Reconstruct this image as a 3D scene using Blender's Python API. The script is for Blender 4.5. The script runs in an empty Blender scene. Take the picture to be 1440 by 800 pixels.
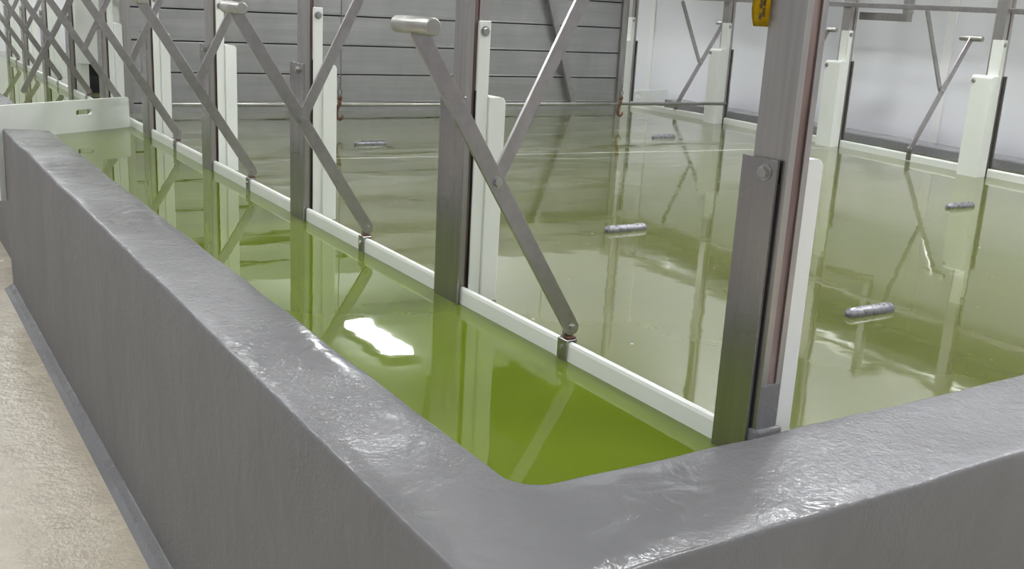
import bpy, bmesh, math, random
from mathutils import Vector, Matrix, noise
random.seed(7)
scene = bpy.context.scene
col = scene.collection
PI = math.pi

# ------------------------------------------------------------------ view
vs = scene.view_settings
vs.view_transform = 'Standard'; vs.look = 'None'; vs.gamma = 1.0
vs.use_curve_mapping = False
vs.exposure = 0.0

# ------------------------------------------------------------------ materials
def new_mat(name):
    m = bpy.data.materials.new(name); m.use_nodes = True
    nt = m.node_tree; b = nt.nodes['Principled BSDF']
    return m, nt, b

def N(nt, t, **kw):
    n = nt.nodes.new(t)
    for k, v in kw.items(): setattr(n, k, v)
    return n

def coords(nt, scale=(1, 1, 1), src='Object'):
    tc = N(nt, 'ShaderNodeTexCoord'); mp = N(nt, 'ShaderNodeMapping')
    mp.inputs['Scale'].default_value = scale
    nt.links.new(tc.outputs[src], mp.inputs['Vector'])
    return mp.outputs['Vector']

def noise_tex(nt, vec, scale, detail=3, rough=.55, dist=0.0):
    n = N(nt, 'ShaderNodeTexNoise')
    n.inputs['Scale'].default_value = scale; n.inputs['Detail'].default_value = detail
    n.inputs['Roughness'].default_value = rough; n.inputs['Distortion'].default_value = dist
    nt.links.new(vec, n.inputs['Vector'])
    return n.outputs['Fac']

def ramp(nt, fac, stops):
    r = N(nt, 'ShaderNodeValToRGB'); e = r.color_ramp.elements
    while len(e) < len(stops): e.new(.5)
    for i, (p, c) in enumerate(stops):
        e[i].position = p; e[i].color = (c if len(c) == 4 else (*c, 1))
    nt.links.new(fac, r.inputs['Fac'])
    return r.outputs['Color']

def mapr(nt, fac, a, b, c, d):
    m = N(nt, 'ShaderNodeMapRange')
    for k, v in zip(('From Min', 'From Max', 'To Min', 'To Max'), (a, b, c, d)): m.inputs[k].default_value = v
    nt.links.new(fac, m.inputs['Value'])
    return m.outputs['Result']

def bump(nt, b, h, strength, dist, normal=None):
    n = N(nt, 'ShaderNodeBump'); n.inputs['Strength'].default_value = strength
    n.inputs['Distance'].default_value = dist
    nt.links.new(h, n.inputs['Height'])
    if normal is not None: nt.links.new(normal, n.inputs['Normal'])
    nt.links.new(n.outputs['Normal'], b.inputs['Normal'])
    return n.outputs['Normal']

def mixc(nt, fac, c1, c2, mode='MIX'):
    m = N(nt, 'ShaderNodeMix', data_type='RGBA', blend_type=mode)
    if hasattr(fac, 'is_output'): nt.links.new(fac, m.inputs[0])
    else: m.inputs[0].default_value = fac
    for s, c in ((6, c1), (7, c2)):
        if hasattr(c, 'is_output'): nt.links.new(c, m.inputs[s])
        else: m.inputs[s].default_value = (*c, 1)
    return m.outputs[2]

def mathn(nt, op, a, b=None):
    m = N(nt, 'ShaderNodeMath', operation=op)
    for i, v in enumerate((a, b)):
        if v is None: continue
        if hasattr(v, 'is_output'): nt.links.new(v, m.inputs[i])
        else: m.inputs[i].default_value = v
    return m.outputs[0]

def flat(name, c, rough=.5, metal=0.0, spec=.5):
    m, nt, b = new_mat(name)
    b.inputs['Base Color'].default_value = (*c, 1); b.inputs['Roughness'].default_value = rough
    b.inputs['Metallic'].default_value = metal; b.inputs['Specular IOR Level'].default_value = spec
    return m

def steel(name, c1, c2, rough=.36, scale=(70, 70, 2.2), metal=1.0):
    m, nt, b = new_mat(name)
    f = noise_tex(nt, coords(nt, scale), 1.0, 4)
    g = noise_tex(nt, coords(nt, (6, 6, 3)), 1.0, 3)
    c = ramp(nt, f, [(.3, c1), (.7, c2)])
    c = mixc(nt, mapr(nt, g, .4, .7, 0, .3), c, tuple(v * .75 for v in c1))
    nt.links.new(c, b.inputs['Base Color'])
    b.inputs['Metallic'].default_value = metal
    nt.links.new(mapr(nt, g, .3, .7, rough - .06, rough + .08), b.inputs['Roughness'])
    bump(nt, b, f, .08, .002)
    return m

M = {}
M['steel'] = steel('brushed_steel', (.445, .43, .415), (.545, .525, .505))
M['steel_plate'] = steel('plate_steel', (.38, .365, .36), (.46, .44, .43), .3)
M['lever_steel'] = steel('lever_steel', (.43, .41, .41), (.52, .495, .495), .34, (45, 45, 45))
M['shiny'] = steel('bright_steel', (.50, .49, .46), (.60, .59, .56), .40, (30, 30, 30))
M['bolt'] = flat('bolt_steel', (.5, .5, .49), .28, 1)
M['slat'] = steel('slat_steel', (.42, .42, .42), (.50, .50, .50), .40, (1.6, 30, 30), .75)
M['plastic'] = None
m, nt, b = new_mat('white_plastic')
f = noise_tex(nt, coords(nt, (9, 9, 2)), 1, 3)
nt.links.new(ramp(nt, f, [(.3, (.82, .845, .80)), (.7, (.86, .875, .84))]), b.inputs['Base Color'])
b.inputs['Roughness'].default_value = .38
M['plastic'] = m
M['dark'] = flat('black_gap', (.012, .012, .014), .6)  # flat black that paints the shade inside narrow gaps
M['drum'] = flat('black_drum', (.008, .008, .009), .5)
M['wire'] = flat('wire_steel', (.22, .21, .20), .45, 1)
m, nt, b = new_mat('rusted_iron')
f = noise_tex(nt, coords(nt, (60, 60, 60)), 1, 4)
nt.links.new(ramp(nt, f, [(.35, (.05, .03, .022)), (.65, (.22, .10, .05))]), b.inputs['Base Color'])
b.inputs['Roughness'].default_value = .75
M['rust'] = m
m, nt, b = new_mat('rust_slot')
f = noise_tex(nt, coords(nt, (40, 40, 4)), 1, 4)
nt.links.new(ramp(nt, f, [(.35, (.17, .11, .10)), (.65, (.33, .25, .23))]), b.inputs['Base Color'])
b.inputs['Roughness'].default_value = .7
M['rust_slot'] = m

# grey wet paint on the curb
def paint(name):
    m, nt, b = new_mat(name)
    v = coords(nt)
    geo = N(nt, 'ShaderNodeNewGeometry'); sep = N(nt, 'ShaderNodeSeparateXYZ')
    nt.links.new(geo.outputs['Normal'], sep.inputs[0])
    up = mapr(nt, sep.outputs['Z'], .5, .9, 0, 1)
    big = noise_tex(nt, v, 3.2, 4)
    streak = noise_tex(nt, coords(nt, (30, 30, 1.3)), 1, 4)
    c = ramp(nt, big, [(.3, (.176, .176, .187)), (.7, (.203, .203, .215))])
    c = mixc(nt, mapr(nt, streak, .35, .7, 0, .35), c, (.185, .174, .160))
    nt.links.new(c, b.inputs['Base Color'])
    patch = noise_tex(nt, v, 4.5, 3, .5, .3)
    rtop = mapr(nt, patch, .3, .7, .07, .24)
    rmix = N(nt, 'ShaderNodeMix', data_type='FLOAT')
    nt.links.new(up, rmix.inputs[0]); rmix.inputs[2].default_value = .5; nt.links.new(rtop, rmix.inputs[3])
    nt.links.new(rmix.outputs[0], b.inputs['Roughness'])
    h1 = noise_tex(nt, v, 12, 4, .5, .5)
    h2 = noise_tex(nt, v, 95, 3, .6, .8)
    wetp = mapr(nt, noise_tex(nt, v, 2.6, 2), .42, .58, .06, .55)
    h = mathn(nt, 'ADD', h1, mathn(nt, 'MULTIPLY', h2, wetp))
    h = mathn(nt, 'ADD', h, mathn(nt, 'MULTIPLY', streak, .12))
    bump(nt, b, h, .38, .012)
    b.inputs['IOR'].default_value = 1.5
    return m
M['paint'] = paint('grey_wet_paint')

m, nt, b = new_mat('wet_floor')
v = coords(nt)
f = noise_tex(nt, v, 2.3, 5); g = noise_tex(nt, v, 14, 4)
c = ramp(nt, f, [(.3, (.53, .47, .37)), (.7, (.62, .56, .45))])
nt.links.new(mixc(nt, mapr(nt, g, .35, .65, 0, .35), c, (.42, .37, .285)), b.inputs['Base Color'])
nt.links.new(mapr(nt, f, .35, .65, .08, .30), b.inputs['Roughness'])
h = mathn(nt, 'ADD', noise_tex(nt, v, 18, 4, .6), mathn(nt, 'MULTIPLY', noise_tex(nt, v, 70, 3), .4))
bump(nt, b, h, .5, .012)
M['floor'] = m

def wallmat(name, c1, c2, rough=.45):
    m, nt, b = new_mat(name)
    f = noise_tex(nt, coords(nt, (1.4, 1.4, .8)), 1, 3)
    nt.links.new(ramp(nt, f, [(.3, c1), (.7, c2)]), b.inputs['Base Color'])
    b.inputs['Roughness'].default_value = rough
    return m
M['wall'] = wallmat('white_wall_panel', (.775, .78, .81), (.805, .81, .84))
M['trim'] = wallmat('white_trim', (.82, .82, .82), (.85, .85, .85))
M['ceiling'] = wallmat('white_ceiling', (.60, .61, .60), (.68, .69, .68), .6)
M['duct'] = steel('duct_steel', (.30, .31, .30), (.42, .43, .42), .3, (20, 1.5, 20), .85)
M['yellow'] = None
m, nt, b = new_mat('yellow_vinyl')
f = noise_tex(nt, coords(nt, (60, 60, 20)), 1, 3)
nt.links.new(ramp(nt, f, [(.3, (.62, .42, .012)), (.7, (.80, .60, .03))]), b.inputs['Base Color'])
b.inputs['Roughness'].default_value = .4
M['yellow'] = m
M['ink'] = flat('dark_ink', (.12, .08, .02), .6)
M['beige'] = flat('beige_pipe', (.42, .37, .28), .5)
m, nt, b = new_mat('rack_bar_wet')
f = noise_tex(nt, coords(nt, (90, 90, 90)), 1, 4)
nt.links.new(ramp(nt, f, [(.3, (.16, .16, .175)), (.6, (.28, .28, .30)), (.75, (.55, .55, .55))]), b.inputs['Base Color'])
nt.links.new(mapr(nt, f, .3, .7, .2, .5), b.inputs['Roughness'])
bump(nt, b, f, .4, .003)
b.inputs['Metallic'].default_value = .5
M['rack'] = m
m, nt, b = new_mat('lamp_tube')
b.inputs['Base Color'].default_value = (.9, .9, .9, 1)
b.inputs['Emission Color'].default_value = (.97, .985, 1, 1); b.inputs['Emission Strength'].default_value = 46
M['lamp'] = m
M['lamp_housing'] = flat('lamp_housing', (.75, .75, .73), .4)

def water(name, c1, c2, foam):
    m, nt, b = new_mat(name)
    v = coords(nt)
    f = noise_tex(nt, v, .9, 3)
    c = ramp(nt, f, [(.3, c1), (.7, c2)])
    if foam:
        # thin film of whey foam drifting in swirls, thicker away from the near end
        sw = noise_tex(nt, coords(nt, (1.0, 2.6, 1)), 1.7, 6, .62, 1.9)
        sp = N(nt, 'ShaderNodeSeparateXYZ'); tc = N(nt, 'ShaderNodeTexCoord')
        nt.links.new(tc.outputs['Object'], sp.inputs[0])
        far = mapr(nt, sp.outputs['Y'], 1.2, 3.4, 0, 1)
        film = mathn(nt, 'MULTIPLY', mapr(nt, sw, .42, .74, 0, .75), far)
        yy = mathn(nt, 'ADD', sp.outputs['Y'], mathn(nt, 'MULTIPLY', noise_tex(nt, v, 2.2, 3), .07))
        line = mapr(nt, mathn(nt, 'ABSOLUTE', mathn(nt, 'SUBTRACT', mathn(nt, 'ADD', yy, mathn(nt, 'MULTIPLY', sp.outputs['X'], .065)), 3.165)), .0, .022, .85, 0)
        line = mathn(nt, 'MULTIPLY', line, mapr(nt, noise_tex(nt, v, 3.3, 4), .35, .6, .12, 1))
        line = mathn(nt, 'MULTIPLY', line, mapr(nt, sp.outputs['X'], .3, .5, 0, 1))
        vo = N(nt, 'ShaderNodeTexVoronoi'); vo.inputs['Scale'].default_value = 13
        nt.links.new(v, vo.inputs['Vector'])
        spk = mapr(nt, vo.outputs['Distance'], .03, .055, .8, 0)
        spk = mathn(nt, 'MULTIPLY', spk, mapr(nt, noise_tex(nt, v, 2.1, 2), .5, .6, 0, 1))
        a = mathn(nt, 'MAXIMUM', mathn(nt, 'MAXIMUM', film, line), spk)
        c = mixc(nt, film, c, (.40, .42, .36))
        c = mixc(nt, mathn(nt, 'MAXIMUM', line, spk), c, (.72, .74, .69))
        r = mapr(nt, a, 0, .8, .035, .22)
        nt.links.new(r, b.inputs['Roughness'])
    else:
        b.inputs['Roughness'].default_value = .02
    nt.links.new(c, b.inputs['Base Color'])
    b.inputs['IOR'].default_value = 1.56
    h = mathn(nt, 'ADD', noise_tex(nt, coords(nt, (1, 1, 1)), 5.0, 2), mathn(nt, 'MULTIPLY', noise_tex(nt, v, 17, 2), .16))
    bump(nt, b, h, .035 if not foam else .05, .012)
    return m
M['channel'] = water('green_whey', (.112, .160, .010), (.138, .185, .016), False)
M['pool'] = water('pool_whey', (.110, .127, .032), (.138, .152, .044), True)

# ------------------------------------------------------------------ mesh helpers
class MB:
    def __init__(s): s.bm = bmesh.new()
    def box(s, x0, x1, y0, y1, z0, z1, bev=0.0, seg=2):
        vs_ = [s.bm.verts.new((x, y, z)) for x in (x0, x1) for y in (y0, y1) for z in (z0, z1)]
        fs = [s.bm.faces.new([vs_[i] for i in q]) for q in
              ((0, 1, 3, 2), (4, 6, 7, 5), (0, 4, 5, 1), (2, 3, 7, 6), (0, 2, 6, 4), (1, 5, 7, 3))]
        if bev:
            es = list({e for f_ in fs for e in f_.edges})
            bmesh.ops.bevel(s.bm, geom=es, offset=bev, segments=seg, affect='EDGES', profile=.5)
        return s
    def prism(s, pts, z0, z1, axis='z', mat=None, bev=0.0):
        """extrude a closed 2-D outline; mat places it in space"""
        T = mat or Matrix()
        a = [s.bm.verts.new(T @ Vector((p[0], p[1], z0))) for p in pts]
        b_ = [s.bm.verts.new(T @ Vector((p[0], p[1], z1))) for p in pts]
        n = len(pts)
        fs = [s.bm.faces.new(list(reversed(a))), s.bm.faces.new(b_)]
        for i in range(n):
            fs.append(s.bm.faces.new((a[i], a[(i + 1) % n], b_[(i + 1) % n], b_[i])))
        if bev:
            es = list({e for f_ in fs[:2] for e in f_.edges})
            bmesh.ops.bevel(s.bm, geom=es, offset=bev, segments=2, affect='EDGES', profile=.5)
        return s
    def cyl(s, p0, p1, r, n=24, r1=None, bev=0.0):
        p0, p1 = Vector(p0), Vector(p1); d = p1 - p0
        q = d.to_track_quat('Z', 'Y').to_matrix().to_4x4(); q.translation = p0
        L = d.length; r1 = r if r1 is None else r1
        prof = [(r, 0), (r1, L)] if not bev else [(r - bev, 0), (r, bev), (r1, L - bev), (r1 - bev, L)]
        return s.lathe(prof, q, n)
    def lathe(s, prof, T, n=24):
        rings = [[s.bm.verts.new(T @ Vector((r * math.cos(2 * PI * i / n), r * math.sin(2 * PI * i / n), z))) for i in range(n)] for r, z in prof]
        for A, B in zip(rings, rings[1:]):
            for i in range(n):
                f_ = s.bm.faces.new((A[i], A[(i + 1) % n], B[(i + 1) % n], B[i])); f_.smooth = True
        s.bm.faces.new(list(reversed(rings[0]))); s.bm.faces.new(rings[-1])
        return s
    def tube(s, pts, r, n=10):
        pts = [Vector(p) for p in pts]; rings = []
        ref = Vector((.123, .91, .31))
        for i, p in enumerate(pts):
            t = (pts[min(i + 1, len(pts) - 1)] - pts[max(i - 1, 0)]).normalized()
            u = t.cross(ref).normalized(); w = t.cross(u)
            rr = r[i] if isinstance(r, (list, tuple)) else r
            rings.append([s.bm.verts.new(p + rr * (math.cos(2 * PI * k / n) * u + math.sin(2 * PI * k / n) * w)) for k in range(n)])
        for A, B in zip(rings, rings[1:]):
            for i in range(n):
                f_ = s.bm.faces.new((A[i], A[(i + 1) % n], B[(i + 1) % n], B[i])); f_.smooth = True
        s.bm.faces.new(rings[0]); s.bm.faces.new(list(reversed(rings[-1])))
        return s
    def hexbolt(s, p, d, r=.008, h=.006, washer=True):
        p, d = Vector(p), Vector(d).normalized()
        if washer: s.cyl(p, p + d * .0015, r * 1.35, 20)
        q = d.to_track_quat('Z', 'Y').to_matrix().to_4x4(); q.translation = p + d * .001
        pts = [(r * math.cos(PI / 3 * i + .3), r * math.sin(PI / 3 * i + .3)) for i in range(6)]
        s.prism(pts, 0, h, mat=q, bev=r * .12)
        return s
    def build(s, name, mat, parent=None):
        bmesh.ops.recalc_face_normals(s.bm, faces=s.bm.faces)
        me = bpy.data.meshes.new(name); s.bm.to_mesh(me); s.bm.free()
        me.materials.append(mat)
        o = bpy.data.objects.new(name, me); col.objects.link(o)
        if parent is not None: o.parent = parent
        return o

def tag(o, label=None, cat=None, group=None, kind=None):
    for k, v in (('label', label), ('category', cat), ('group', group), ('kind', kind)):
        if v: o[k] = v
    return o
def empty(name, loc, label=None, cat=None, group=None, rz=0):
    o = bpy.data.objects.new(name, None); col.objects.link(o)
    o.empty_display_size = .1
    o.location = loc; o.rotation_euler = (0, 0, rz)
    return tag(o, label, cat, group)
def copy_tree(o, parent=None):
    c = o.copy(); col.objects.link(c)
    if parent is not None: c.parent = parent
    for ch in [k for k in bpy.data.objects if k.parent == o]: copy_tree(ch, c)
    return c
ORD = ['first', 'second', 'third', 'fourth', 'fifth', 'sixth', 'seventh', 'eighth', 'ninth', 'tenth', 'eleventh']

# ------------------------------------------------------------------ room
FZ = -.68
CH = 3.05
def Wx(y): return 3.55 + .0935 * (y - 1.99)          # plate line of the far row of posts
def struct(o): o['kind'] = 'structure'; return o
struct(MB().box(-4.5, 6.5, -5, 10.4, FZ - .1, FZ).build('floor', M['floor']))
struct(MB().box(-4.5, 6.5, -5, 10.4, CH, CH + .1).build('ceiling', M['ceiling']))
struct(MB().box(-4.5, 6.5, 10.3, 10.5, FZ, CH).build('wall_back', M['wall']))
def wall_line(off): return [(Wx(-5) + off, -5), (Wx(10.3) + off, 10.3)]
(ax, ay), (bx_, by) = wall_line(.62)
struct(MB().prism([(ax, ay), (ax + .15, ay), (bx_ + .15, by), (bx_, by)], FZ, CH).build('wall_right', M['wall']))
# cover strips on the joints of the right wall
for i, y in enumerate((-1.0, .85, 2.72, 4.25, 5.75, 7.4, 9.2)):
    x = Wx(y) + .62
    struct(MB().box(x - .014, x + .02, y - .03, y + .03, -.1, CH, .006).build('trim_%d' % (i + 1), M['trim']))

# ------------------------------------------------------------------ curbs
def arc(cx, cy, r, a0, a1, n):
    return [(cx + r * math.cos(math.radians(a0 + (a1 - a0) * i / n)), cy + r * math.sin(math.radians(a0 + (a1 - a0) * i / n))) for i in range(n + 1)]
def lin(p, q, n):
    return [(p[0] + (q[0] - p[0]) * i / n, p[1] + (q[1] - p[1]) * i / n) for i in range(n)]
def curb(name, inner, outer, top, zin, zout, mat, amp=.004):
    """sweep a trowelled wall section between two matching plan lines"""
    bm = bmesh.new(); rings = []
    for (ix, iy), (ox, oy) in zip(inner, outer):
        I = Vector((ix, iy, 0)); O = Vector((ox, oy, 0)); d = (O - I).normalized(); w = (O - I).length
        r = .009
        prof = [(0, zin)] + [(0, zin + (top - r - zin) * t) for t in (.5,)] + \
               [(r - r * math.cos(a), top - r + r * math.sin(a)) for a in (0, PI / 6, PI / 3, PI / 2)] + \
               [(w * t, top) for t in (.2, .35, .5, .65, .8)] + \
               [(w - r + r * math.sin(a), top - r + r * math.cos(a)) for a in (0, PI / 6, PI / 3, PI / 2)] + \
               [(w, top - (top - zout) * t) for t in (.1, .2, .35, .5, .75, 1)]
        ring = []
        for s_, z in prof:
            p = I + d * s_; p.z = z
            nz = noise.noise(p * 4.0) * amp + noise.noise(p * 11.0) * amp * .5
            nx = noise.noise(p * 3.0 + Vector((9, 3, 1))) * amp * 1.3 + noise.noise(p * 9.0 + Vector((2, 7, 5))) * amp * .6
            if z > top - .03: p.z += nz * .7
            if z > zout + .01: p += d * nx
            ring.append(bm.verts.new(p))
        rings.append(ring)
    for A, B in zip(rings, rings[1:]):
        for i in range(len(A) - 1):
            f = bm.faces.new((A[i], A[i + 1], B[i + 1], B[i])); f.smooth = True
    bm.faces.new(rings[0]); bm.faces.new(list(reversed(rings[-1])))
    mb = MB(); mb.bm.free(); mb.bm = bm
    return mb.build(name, mat)
HC = .05
ri, ro = .06, .05
innerL = lin((-.445, 3.80), (-.445, -.095 + ri), 110) + arc(-.445 + ri, -.095 + ri, ri, 180, 270, 14) + lin((-.445 + ri, -.095), (3.92, -.10), 150)[1:] + [(3.92, -.10)]
outerL = lin((-.63, 3.90), (-.63, -.33 + ro), 110) + arc(-.63 + ro, -.33 + ro, ro, 180, 270, 14) + lin((-.63 + ro, -.33), (3.92, -.33), 150)[1:] + [(3.92, -.33)]
c = curb('basin_curb', innerL, outerL, HC, -.3, FZ, M['paint'])
tag(c, 'grey painted concrete curb running along the near left side and across the front of the basin', 'curb')
c = curb('basin_curb', lin((-.445, 4.35), (-.445, 10.28), 60), lin((-.57, 4.25), (-.57, 10.28), 60), HC, -.3, FZ, M['paint'])
tag(c, 'grey concrete curb continuing behind the white board with the hand slot, at the far left', 'curb')
ys = [5.12 - i * .09 for i in range(58)]
c = curb('basin_curb', [(Wx(y) + .34, y) for y in ys], [(Wx(y) + .53, y) for y in ys], HC, -.3, FZ, M['paint'], .003)
tag(c, 'grey concrete curb along the foot of the white wall behind the right row of posts', 'curb')
# painted fillet between wall and floor
mb = MB()
mb.prism([(-.625, FZ), (-.625, FZ + .03), (-.634, FZ + .026), (-.650, FZ + .012), (-.668, FZ + .002), (-.668, FZ)], -3.9, .345,
         mat=Matrix.Rotation(PI / 2, 4, 'X') @ Matrix.Identity(4))
struct(mb.build('baseboard_left', M['paint']))

# ------------------------------------------------------------------ liquid
pw = MB().prism([(.020, -.085), (Wx(0) + .333, -.085), (Wx(10.28) + .333, 10.28), (.020, 10.28)], -.25, 0).build('pool_whey', M['pool'])
tag(pw, 'murky grey green whey filling the wide pool between the two rows of posts', 'whey', kind='stuff')
cw = MB().prism([(-.44, -.085), (.018, -.085), (.018, 10.28), (-.44, 10.28)], -.25, 0).build('channel_whey', M['channel'])
tag(cw, 'bright yellow green whey in the narrow channel between the grey curb and the white weir boards', 'whey', kind='stuff')

# ------------------------------------------------------------------ posts
TOPZ = 2.25
def make_post(s, near_end=False):
    """s=+1 row whose plate faces -x, s=-1 mirrored"""
    root = empty('support_post', (0, 0, 0))
    zb = .045 if near_end else -.25
    yn, yf = (-.088, -.015) if near_end else (-.100, -.042)
    x0, x1 = .004, (.048 if near_end else .060)
    t = .004
    rl_ = .012 if near_end else .026
    ll_ = .013 if near_end else .018
    X = lambda a, b: (a, b) if s > 0 else (-b, -a)
    def bx(mb, xa, xb, *r, **k):
        p = X(xa, xb); mb.box(p[0], p[1], *r, **k)
    # channel with returned lips, open towards the near end
    pts = [(x0, yn), (x0 + ll_, yn), (x0 + ll_, yn + .010), (x0 + ll_ - .003, yn + .010), (x0 + ll_ - .003, yn + t), (x0 + t, yn + t),
           (x0 + t, yf - t), (x1 - t, yf - t), (x1 - t, yn + t), (x1 - rl_ + .003, yn + t), (x1 - rl_ + .003, yn + .010), (x1 - rl_, yn + .010), (x1 - rl_, yn), (x1, yn), (x1, yf), (x0, yf)]
    mb = MB(); mb.prism([(p[0] * s, p[1]) for p in pts], zb, TOPZ); mb.build('channel', M['steel'], root)
    mb = MB(); bx(mb, x0 + ll_ + .0005, x1 - rl_ - .0005, yn + .004, yf - .006, zb + .07 if near_end else zb, TOPZ); mb.build('slot_lining', M['rust_slot'], root)
    # cover plate
    pn = -.075 if near_end else -.115
    mb = MB(); bx(mb, -.005, .001, pn, .0, -.2, .487, bev=.0008, seg=1); plate = mb.build('cover_plate', M['steel_plate'], root)
    mb = MB(); bx(mb, .001, .004, (yn + .012), (yf - .012), -.2, .45); mb.build('spacer', M['dark'], root)
    d = (-s, 0, 0)
    mb = MB(); mb.hexbolt((-.005 * s, (yn + yf) / 2, .466), d, .0095, .008); mb.build('bolt', M['bolt'], plate)
    # white guide block with rounded top
    gx0, gx1 = (.0485, .103) if near_end else (.0605, .106)
    gy0, gy1 = (-.070, .0) if near_end else (-.115, 0)
    top = .486
    prof = [(gx0, -.2), (gx1, -.2)] + [(gx1 - .014 + .014 * math.cos(a), top - .014 + .014 * math.sin(a)) for a in (0, PI / 8, PI / 4, PI * 3 / 8, PI / 2)] + [(gx0, top + .001)]
    T = Matrix(((s, 0, 0, 0), (0, 0, -1, 0), (0, 1, 0, 0), (0, 0, 0, 1)))
    mb = MB(); mb.prism(prof, -gy1, -gy0, mat=T, bev=.003); guide = mb.build('guide_block', M['plastic'], root)
    mb = MB(); mb.hexbolt((gx1 * s, (gy0 + gy1) / 2 if s > 0 else -.014, .466 if s > 0 else .458), (s, 0, 0), .008, .008); mb.build('bolt', M['bolt'], guide)
    if not near_end:
        mb = MB()
        bx(mb, .030, .0605, -.109, -.1005, -.2, .655, bev=.002)
        bx(mb, .056, .0605, -.1005, -.05, -.2, .655)
        strip = mb.build('side_strip', M['plastic'], root)
        mb = MB(); mb.hexbolt((.045 * s, -.109, .632), (0, -1, 0), .0085, .006); mb.build('bolt', M['bolt'], strip)
        mb = MB(); bx(mb, .0275, .031, -.106, -.1005, .02, .50); bx(mb, .022, .031, -.03, -.004, -.05, .48); mb.build('gap_shade_strip', M['dark'], root)  # black strips stand in for the shade in the board slot
    else:
        # mortar foot on the curb
        mb = MB(); bx(mb, .000, .056, yn - .008, yf + .008, .030, .056, bev=.005); mb.build('mortar_foot', M['paint'], root)
        mb = MB(); bx(mb, x0 + .0005, x1 + .0002, yn - .0006, yf - .006, zb, zb + .085, bev=.002); mb.build('grout_plug', M['paint'], root)
    return root
front = make_post(1, True)
front.name = 'support_post'; front.location = (0, 0, 0)
tag(front, 'steel channel post standing on the corner of the front curb, nearest and largest of all', 'post')
protoL = make_post(1)
NL = 9
for k in range(1, NL + 1):
    o = protoL if k == 1 else copy_tree(protoL)
    o.location = (0, k, 0)
    if k <= 4: lab = '%s post of the left row from the front curb, steel with white guides' % ORD[k]
    elif k == 5: lab = 'sixth post of the left row, beside the left end of the slatted steel partition'
    else: lab = '%s post of the left row, far back past the white board with the hand slot' % ORD[k]
    tag(o, lab, 'post', 'steel posts of the left row')
protoR = make_post(-1)
rl = ['steel post with white guides at the photo right edge, nearest of its row', 'second post of the right row, beside the short steel bracket under the top rail',
      'third post of the right row, where the thin pipe over the pool ends', 'fourth post of the right row, at the right end of the slatted steel partition']
RP = [(3.55, 1.99), (3.687, 3.033), (3.807, 4.138), (3.842, 5.198)]
for i, (x, y) in enumerate(RP):
    o = protoR if i == 0 else copy_tree(protoR)
    o.location = (x, y, 0); o.rotation_euler = (0, 0, -.05)
    tag(o, rl[i], 'post', 'steel posts of the right row')

# ------------------------------------------------------------------ weir boards
def board(p, q, off, lab, grp):
    """thin white board from p to q (plan), top rounded"""
    p, q = Vector((*p, 0)), Vector((*q, 0)); d = (q - p); L = d.length
    root_rot = math.atan2(d.y, d.x)
    prof = [(-.0085, -.15), (.0085, -.15), (.0085, .032), (.006, .038), (0, .040), (-.006, .038), (-.0085, .032)]
    T = Matrix(((0, 0, 1, 0), (1, 0, 0, 0), (0, 1, 0, 0), (0, 0, 0, 1)))
    mb = MB(); mb.prism(prof, 0, L, mat=T)
    o = mb.build('weir_board', M['plastic']); o.location = (p.x, p.y, 0); o.rotation_euler = (0, 0, root_rot)
    tag(o, lab, 'board', grp)
for k in range(NL):
    if k == 0: lab = 'white weir board nearest the front curb, left of the big front post'
    elif k < 5: lab = 'white weir board between the %s and %s posts of the left row' % (ORD[k], ORD[k + 1])
    else: lab = 'white weir board far back between the %s and %s posts of the left row' % (ORD[k], ORD[k + 1])
    board((.0150, k - .03 if k else -.005), (.0150, k + .892), 0, lab, 'weir boards of the left row')
rb = [(3.45, .95)] + RP
for i in range(4):
    (xa, ya), (xb, yb) = rb[i], rb[i + 1]
    lab = ['white weir board leaving the photo at the right edge, beside the nearest right post', 'white weir board of the right row between its first and second posts',
           'white weir board of the right row between its second and third posts', 'white weir board of the right row between its third and fourth posts'][i]
    board((xa - .016, ya - .03), (xb - .016, yb - .108), 0, lab, 'weir boards of the right row')

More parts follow.
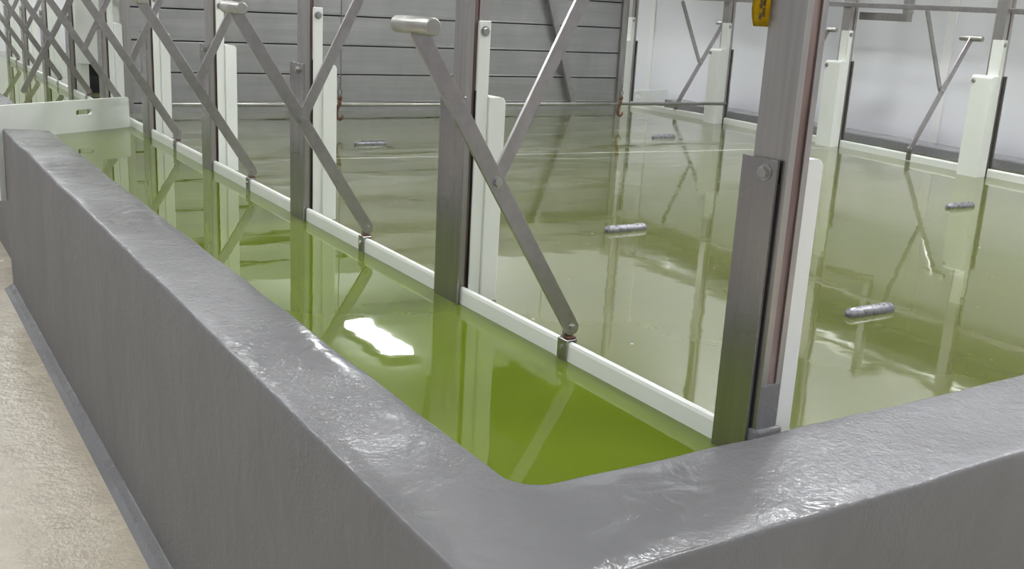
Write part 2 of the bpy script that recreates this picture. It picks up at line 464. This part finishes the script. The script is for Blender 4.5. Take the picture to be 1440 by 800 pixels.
# ------------------------------------------------------------------ levers
def obround(L, r, n=8):
    return [(r * math.cos(a), r * math.sin(a)) for a in [PI / 2 + PI * i / n for i in range(n + 1)]] + \
           [(L + r * math.cos(a), r * math.sin(a)) for a in [-PI / 2 + PI * i / n for i in range(n + 1)]]
def frame_xz(a, b):
    """matrix: local x from a to b in the x-z plane, local z along -y"""
    a, b = Vector(a), Vector(b); u = (b - a).normalized(); n = Vector((0, -1, 0)); w = n.cross(u)
    m_ = Matrix((u, w, n)).transposed().to_4x4(); m_.translation = a
    return m_
def make_lever(s):
    root = empty('gate_lever', (0, 0, 0))
    P0 = Vector((.022 * s, 0, .066)); P1 = Vector((-.165 * s, 0, .378)); P2 = Vector((-.344 * s, 0, .640))
    arm0 = P1 - P0; d0 = (P2 - P0)
    mb = MB(); L = d0.length
    mb.prism(obround(L, .0165), -.004, .004, mat=frame_xz(P0, P2), bev=.0008)
    mb.build('arm', M['lever_steel'], root)
    # handle, a short round bar along y
    mb = MB(); c_ = P2 + d0.normalized() * .012
    mb.cyl(c_ + Vector((0, -.068, 0)), c_ + Vector((0, .068, 0)), .0150, 28, bev=.002)
    mb.build('handle', M['shiny'], root)
    # link to the top rail
    Q = Vector((.036 * s, .011, .775)); A = Vector((P1.x, .011, P1.z)); dl = Q - A
    A2 = A + Vector((0, 0, 0))
    mb = MB(); mb.prism(obround(dl.length, .0135), -.004, .004, mat=frame_xz(A2, Q), bev=.0008)
    mb.build('link', M['lever_steel'], root)
    mid = P0 + d0 * (arm0.dot(d0) / d0.dot(d0))
    mb = MB(); mb.hexbolt((mid.x, -.004, mid.z), (0, -1, 0), .0085, .006); mb.cyl((mid.x, -.004, mid.z), (mid.x, .016, mid.z), .005, 12); mb.build('pivot_bolt', M['bolt'], root)
    # hinge lug and clamp over the board
    mb = MB(); mb.prism(obround(.038, .012), -.003, .003, mat=Matrix.Translation((0, .0075, 0)) @ frame_xz((P0.x, 0, .066), (.017 * s, 0, .030)), bev=.0006); mb.build('hinge_lug', M['steel'], root)
    mb = MB(); mb.hexbolt((P0.x, -.004, P0.z), (0, -1, 0), .0075, .006); mb.cyl((P0.x, -.004, P0.z), (P0.x, .012, P0.z), .004, 12); mb.build('pivot_bolt', M['bolt'], root)
    mb = MB()
    xs = lambda a, b: (a, b) if s > 0 else (-b, -a)
    p = xs(.0015, .0062); mb.box(p[0], p[1], -.016, .016, -.06, .044, .001, 1)
    p = xs(.0015, .0285); mb.box(p[0], p[1], -.016, .016, .0405, .0445, .001, 1)
    p = xs(.0240, .0285); mb.box(p[0], p[1], -.016, .016, .005, .0445, .001, 1)
    clamp = mb.build('clamp', M['steel_plate'], root)
    mb = MB(); mb.hexbolt((.0015 * s, .0, .026), (-s, 0, 0), .005, .004); mb.build('clamp_bolt', M['bolt'], clamp)
    mb = MB(); mb.box(*xs(.010, .030), -.010, .018, .0445, .0475, .001, 1); mb.build('rusted_washer', M['rust'], root)
    return root
levL = make_lever(1)
for k in range(NL):
    o = levL if k == 0 else copy_tree(levL)
    o.location = (0, k + .456, 0)
    lab = ('T handle lever between the %s and %s posts of the left row' if k else
           'nearest and largest T handle lever, between the %s and %s posts of the left row') % (ORD[k], ORD[k + 1])
    if k > 4: lab = 'small far T handle lever between the %s and %s posts of the left row' % (ORD[k], ORD[k + 1])
    tag(o, lab, 'lever', 'T handle levers of the left row')
levR = make_lever(-1)
for i, (x, y) in enumerate(((3.612, 2.39), (3.765, 3.52), (3.828, 4.55))):
    o = levR if i == 0 else copy_tree(levR)
    o.location = (x, y, 0)
    tag(o, ['T handle lever before the white wall between the first two posts of the right row', 'T handle lever of the right row half hidden behind the large front post',
            'T handle lever of the right row before the fourth post, near the slatted partition'][i], 'lever', 'T handle levers of the right row')

# top rails
mb = MB(); mb.box(-.003, .017, -.07, 9.2, .775, .805, .002)
o = mb.build('top_rail', M['lever_steel']); o.location = (.062, 0, 0)
tag(o, 'square steel rail along the tops of the left row of posts, holding the links', 'rail')
mb = MB()
(xa, ya), (xb, yb) = (3.46, 1.0), (3.815, 5.25)
d = Vector((xb - xa, yb - ya, 0)); L = d.length
T = Matrix.Translation((0, 0, 0))
mb.box(0, L, -.012, .012, .770, .796, .002)
o = mb.build('top_rail', M['lever_steel']); o.location = (xa - .01, ya, 0); o.rotation_euler = (0, -.0065, math.atan2(d.y, d.x))
tag(o, 'thin square steel rail running between the right posts near the top of the photo', 'rail')

# bracket frame by the second right post
root = empty('steel_bracket', (3.74, 2.66, .74), 'dark steel tube bracket just under the top rail beside the second right post', 'bracket')
mb = MB(); mb.box(-.02, .02, -.03, .30, -.022, .022, .002); mb.build('arm', M['steel'], root)
mb = MB(); mb.box(-.02, .02, -.035, .010, .022, .60, .002); mb.build('upright', M['steel'], root)
mb = MB(); mb.box(.02, .215, -.035, .010, .555, .60, .002); mb.build('cross_arm', M['steel'], root)

# ------------------------------------------------------------------ slatted partition
root = empty('slatted_partition', (1.86, 4.96, 0), 'grey stainless partition of wide horizontal slats across the back of the pool', 'partition')
zl = [-.12, .048, .222, .398, .575, .752, .93, 1.06]
for i, (a, b_) in enumerate(zip(zl, zl[1:])):
    mb = MB(); mb.box(-1.70, 1.70, -.015, .015, a + .004, b_ - .003, .003, 2)
    # rolled lower lip
    mb.box(-1.70, 1.70, -.021, -.014, a + .004, a + .013, .002, 1)
    mb.build('slat', M['slat'], root)
mb = MB(); mb.box(-1.70, 1.70, .0, .010, -.1, 1.05); mb.build('backing', M['dark'], root)
for sx in (-1, 1):
    mb = MB()
    xa = 1.70 if sx > 0 else -1.745
    mb.box(xa, xa + .045, -.035, .03, -.15, 1.12, .003); mb.build('jamb', M['steel'], root)
for (x0, z0, x1, z1) in ((1.03, .80, 1.29, .06), (.58, .80, .42, .06)):
    a, b_ = Vector((x0, -.06, z0)), Vector((x1, -.06, z1))
    mb = MB(); mb.prism(obround((b_ - a).length, .022), -.012, .012, mat=frame_xz(a, b_), bev=.001)
    mb.build('brace', M['lever_steel'], root)
mb = MB(); mb.box(-1.74, 1.74, -.075, -.03, .80, .84, .002); mb.build('brace_rail', M['steel'], root)

# ------------------------------------------------------------------ spreader pipe and hooks
mb = MB(); mb.cyl((.108, 4.0, .140), (3.79, 4.03, .132), .0105, 20)
o = mb.build('spreader_pipe', M['shiny']); tag(o, 'thin steel pipe lying across the pool just above the liquid before the slatted partition', 'pipe')
def make_hook():
    root = empty('lifting_hook', (0, 0, 0))
    pts = [(0, 0, .045), (-.002, 0, .020), (-.014, 0, -.005), (-.020, 0, -.030), (-.014, 0, -.052), (.002, 0, -.060), (.016, 0, -.052), (.020, 0, -.036)]
    mb = MB(); mb.tube(pts, [.008, .010, .010, .010, .010, .0095, .008, .004], 10)
    mb.lathe([(.004, -.012), (.011, -.010), (.013, 0), (.011, .010), (.004, .012)], Matrix.Translation((0, 0, .050)), 12)
    mb.build('hook', M['rust'], root)
    mb = MB()
    mb.tube([(0, 0, .052), (-.012, 0, .080), (-.004, 0, .105), (.004, 0, .112), (.004, 0, .60), (0, 0, 2.135)], .0028, 8)
    mb.tube([(0, 0, .052), (.012, 0, .080), (.002, 0, .105), (-.006, 0, .125), (.006, 0, .135), (-.004, 0, .145), (.007, 0, .150), (-.012, 0, .160)], .0028, 8)
    mb.build('wire', M['wire'], root)
    return root
hk = make_hook()
spots = [((.995, 3.975, .125), 'rusty lifting hook on a twisted wire hanging over the pipe, beside the third left post'),
         ((2.865, 3.985, .125), 'rusty lifting hook on a twisted wire hanging at the right end of the slatted partition'),
         ((.30, 3.985, .125), 'dark lifting hook low over the water between the fourth and fifth left posts')]
for i, (p, lab) in enumerate(spots[:2]):
    o = hk if i == 0 else copy_tree(hk)
    o.location = p; tag(o, lab, 'hook', 'lifting hooks on wires')

# ------------------------------------------------------------------ rack bars at the surface
def make_bar():
    mb = MB(); R_ = .017; L = .085
    prof = [(.004, -L)] + [(R_ * math.sin(a), -L + R_ - R_ * math.cos(a)) for a in (PI / 6, PI / 3, PI / 2)] + [(R_, 0)] + \
           [(R_ * math.cos(a), L - R_ + R_ * math.sin(a)) for a in (0, PI / 6, PI / 3)] + [(.004, L)]
    mb.lathe(prof, Matrix.Rotation(PI / 2, 4, 'Y'), 20)
    return mb.build('rack_bar', M['rack'])
bar = make_bar()
for i, (x, y, lab) in enumerate((
        (.920, .436, 'wet grey rounded bar breaking the surface nearest the front curb, right of the front post'),
        (.932, 1.436, 'froth covered grey rounded bar in mid pool, between the third lever and the front post'),
        (.950, 3.480, 'far small bar at the surface just right of the third left post'),
        (2.580, 1.358, 'grey rounded bar at the surface near the right edge of the photo'),
        (2.787, 3.462, 'small dark bar at the surface far back before the right end of the slatted partition'))):
    o = bar if i == 0 else bar.copy()
    if i: col.objects.link(o)
    o.location = (x, y, .004); tag(o, lab, 'bar', 'rack bars at the surface')

# ------------------------------------------------------------------ dam boards with hand slots
def dam(p, q, z0, z1, slot_c, slot_z, lab, slot_w=.10, slot_h=.026, th=.02):
    p, q = Vector((*p, 0)), Vector((*q, 0)); d = q - p; L = d.length
    cx = slot_c * L
    bm = bmesh.new()
    def ring(y):
        out = [bm.verts.new((x, y, z)) for x, z in ((0, z0), (L, z0), (L, z1 - .008), (L - .008, z1), (.008, z1), (0, z1 - .008))]
        r = slot_h / 2; hw = slot_w / 2 - r
        pts = [(cx + hw + r * math.cos(a), slot_z + r * math.sin(a)) for a in [-PI / 2 + PI * i / 6 for i in range(7)]] + \
              [(cx - hw + r * math.cos(a), slot_z + r * math.sin(a)) for a in [PI / 2 + PI * i / 6 for i in range(7)]]
        return out, [bm.verts.new((x, y, z)) for x, z in pts]
    A, a = ring(-th / 2); B, b_ = ring(th / 2)
    for R1, R2 in ((A, B), (a, b_)):
        for i in range(len(R1)):
            j = (i + 1) % len(R1); bm.faces.new((R1[i], R1[j], R2[j], R2[i]))
    for O, I in ((A, a), (B, b_)):
        es = []
        for R1 in (O, I):
            for i in range(len(R1)):
                e = bm.edges.get((R1[i], R1[(i + 1) % len(R1)])); es.append(e)
        bmesh.ops.triangle_fill(bm, use_beauty=True, use_dissolve=False, edges=es)
    mb = MB(); mb.bm.free(); mb.bm = bm
    o = mb.build('dam_board', M['plastic']); o.location = (p.x, p.y, 0); o.rotation_euler = (0, 0, math.atan2(d.y, d.x))
    return tag(o, lab, 'board')
dam((-.66, 3.90), (-.008, 4.30), -.27, .150, (.635), .092, 'large white board with a hand slot across the far end of the left channel')
dam((3.90, 5.22), (4.44, 5.40), -.2, .105, .22, .062, 'small white board low before the white wall, beyond the fourth right post')

# ------------------------------------------------------------------ far end behind the partition
o = MB().box(0, .42, 0, .02, .20, 1.5, .004).build('hanging_panel', M['plastic']); o.location = (.03, 5.85, 0)
o.rotation_euler = (0, 0, -.2)
tag(o, 'white panel hanging above the dark opening behind the sixth left post', 'panel')
mb = MB(); mb.lathe([(.11, -.2), (.12, -.18), (.12, .10), (.115, .11), (.12, .12), (.12, .20), (.105, .225), (.04, .235)], Matrix.Translation((.215, 6.20, 0)), 32)
o = mb.build('drum', M['drum']); tag(o, 'black drum in the dark opening beyond the white board with the hand slot', 'drum')
mb = MB(); mb.cyl((.082, 5.96, -.2), (.082, 5.96, .26), .020, 20)
mb.cyl((.082, 5.96, .10), (.082, 5.96, .12), .024, 20)
o = mb.build('riser_pipe', M['beige']); tag(o, 'short beige upright pipe in front of the black drum', 'pipe')
a, b_ = Vector((-.31, 0, .052)), Vector((-.01, 0, .60))
mb = MB(); mb.prism(obround((b_ - a).length, .016), -.006, .006, mat=frame_xz(a, b_), bev=.001)
o = mb.build('prop_bar', M['lever_steel']); o.location = (0, 5.66, 0)
tag(o, 'steel bar leaning the other way, from the far curb up to the sixth post', 'bar')

# ------------------------------------------------------------------ yellow tag on the front post
root = empty('warning_tag', (.004, -.004, .68), 'yellow tag with dark handwriting fixed behind the big front post', 'tag')
mb = MB()
bm = mb.bm; nz, nx = 10, 6; g = []
for j in range(nz + 1):
    row = []
    for i in range(nx + 1):
        u, w = i / nx, j / nz
        curl = .004 * math.sin(u * 3 + w * 5) + .004 * (1 - u) ** 3 * math.sin(w * 9)
        row.append(bm.verts.new((-.020 + .050 * u, .0 + curl, w * .13)))
    g.append(row)
for j in range(nz):
    for i in range(nx):
        f = bm.faces.new((g[j][i], g[j][i + 1], g[j + 1][i + 1], g[j + 1][i])); f.smooth = True
bmesh.ops.solidify(bm, geom=bm.faces[:], thickness=.0015)
mb.build('sheet', M['yellow'], root)
mb = MB()
for i, (x, zz) in enumerate(((-.014, .010), (-.014, .026), (-.014, .042), (-.014, .060), (-.007, .014), (-.007, .030), (-.007, .048))):
    mb.box(x - .0012, x + .0012, -.0075, -.004, zz, zz + .010 + .004 * (i % 3))
    mb.box(x - .003, x + .0005, -.0075, -.004, zz + .004, zz + .0055)
mb.build('handwriting', M['ink'], root)

# ------------------------------------------------------------------ overhead: pipes on the wall, beams, lamps
def along_wall(off, y0, y1, z, r, name, mat, n=28):
    mb = MB(); mb.cyl((Wx(y0) + off, y0, z), (Wx(y1) + off, y1, z), r, n)
    return mb.build(name, mat)
o = along_wall(.47, -1.0, 9.0, 1.20, .115, 'wall_duct', M['duct']); tag(o, 'thick grey duct along the white wall, seen only as a reflection in the pool', 'duct')
o = along_wall(.55, -1.0, 9.0, 1.375, .030, 'wall_pipe', M['shiny']); tag(o, 'slim bright pipe above the duct on the white wall', 'pipe')
o = MB().box(2.25, 3.05, 2.4, 5.3, 2.02, 2.40, .01).build('hoist_beam', flat('dark_beam', (.07, .075, .06), .6))
tag(o, 'broad dark hoist beam hanging over the pool', 'beam')
o = MB().box(3.25, 3.48, 2.3, 5.0, 2.02, 2.25, .01).build('reflection_dark_bar', bpy.data.materials['dark_beam'])  # unseen bar added only to darken the reflection in the channel
tag(o, 'narrow dark bar added unseen beside the broad hoist beam to darken the channel reflection', 'rail')
mb = MB(); mb.box(.06, 3.8, -.03, .03, 2.25, 2.32, .004)
cb = mb.build('cross_beam', flat('dark_steel', (.09, .095, .085), .5))
for i, y in enumerate((0, 1, 2, 3, 4)):
    o = cb if i == 0 else cb.copy()
    if i: col.objects.link(o)
    o.location = (-.06, y - .055, 0)
    tag(o, 'steel cross beam over the pool joining the %s post of the left row to the right row' % ORD[i], 'beam', 'cross beams over the pool')

def make_lamp():
    root = empty('ceiling_lamp', (0, 0, 0))
    mb = MB(); mb.box(-.16, .16, -.62, .62, .03, .09, .01); mb.build('housing', M['lamp_housing'], root)
    mb = MB(); mb.box(-.14, .14, -.60, .60, 0, .03, .006); mb.build('tube_cover', M['lamp'], root)
    return root
lp = make_lamp()
LZ = 2.93
spots = [(3.55, 8.9), (3.45, 4.35), (1.6, 1.2), (1.6, -1.8), (3.6, .2), (3.2, 2.3), (-.3, 9.0), (-1.9, 5.0), (-1.9, 1.5), (-1.9, -2.0), (4.4, -2.6), (.6, 6.4)]  # a few stand where reflections place them; the others are added unseen for fill
for i, (x, y) in enumerate(spots):
    o = lp if i == 0 else copy_tree(lp)
    o.location = (x, y, LZ)
    tag(o, 'lit white ceiling lamp above the basin hall, a few reflected, others added for fill', 'lamp', 'ceiling lamps')

# ------------------------------------------------------------------ world + camera
w = bpy.data.worlds.new('World'); scene.world = w; w.use_nodes = True
w.node_tree.nodes['Background'].inputs[0].default_value = (.93, .95, 1, 1)
w.node_tree.nodes['Background'].inputs[1].default_value = .34

f_px, yaw, pitch, roll = 1460.7, .570163, .261809, .054234
cam = bpy.data.cameras.new('Camera'); co = bpy.data.objects.new('Camera', cam); col.objects.link(co)
cam.sensor_fit = 'HORIZONTAL'; cam.sensor_width = 36; cam.lens = f_px / 1440 * 36
cam.clip_start = .02; cam.clip_end = 100
cy, sy, cp, sp = math.cos(yaw), math.sin(yaw), math.cos(pitch), math.sin(pitch)
fwd = Vector((sy * cp, cy * cp, -sp)); right = Vector((cy, -sy, 0)); upv = right.cross(fwd)
cr, sr = math.cos(roll), math.sin(roll)
r2 = cr * right + sr * upv; u2 = -sr * right + cr * upv
mt = Matrix((r2, u2, -fwd)).transposed().to_4x4(); mt.translation = (-1.17391, -1.17824, .6907)
co.matrix_world = mt
scene.camera = co
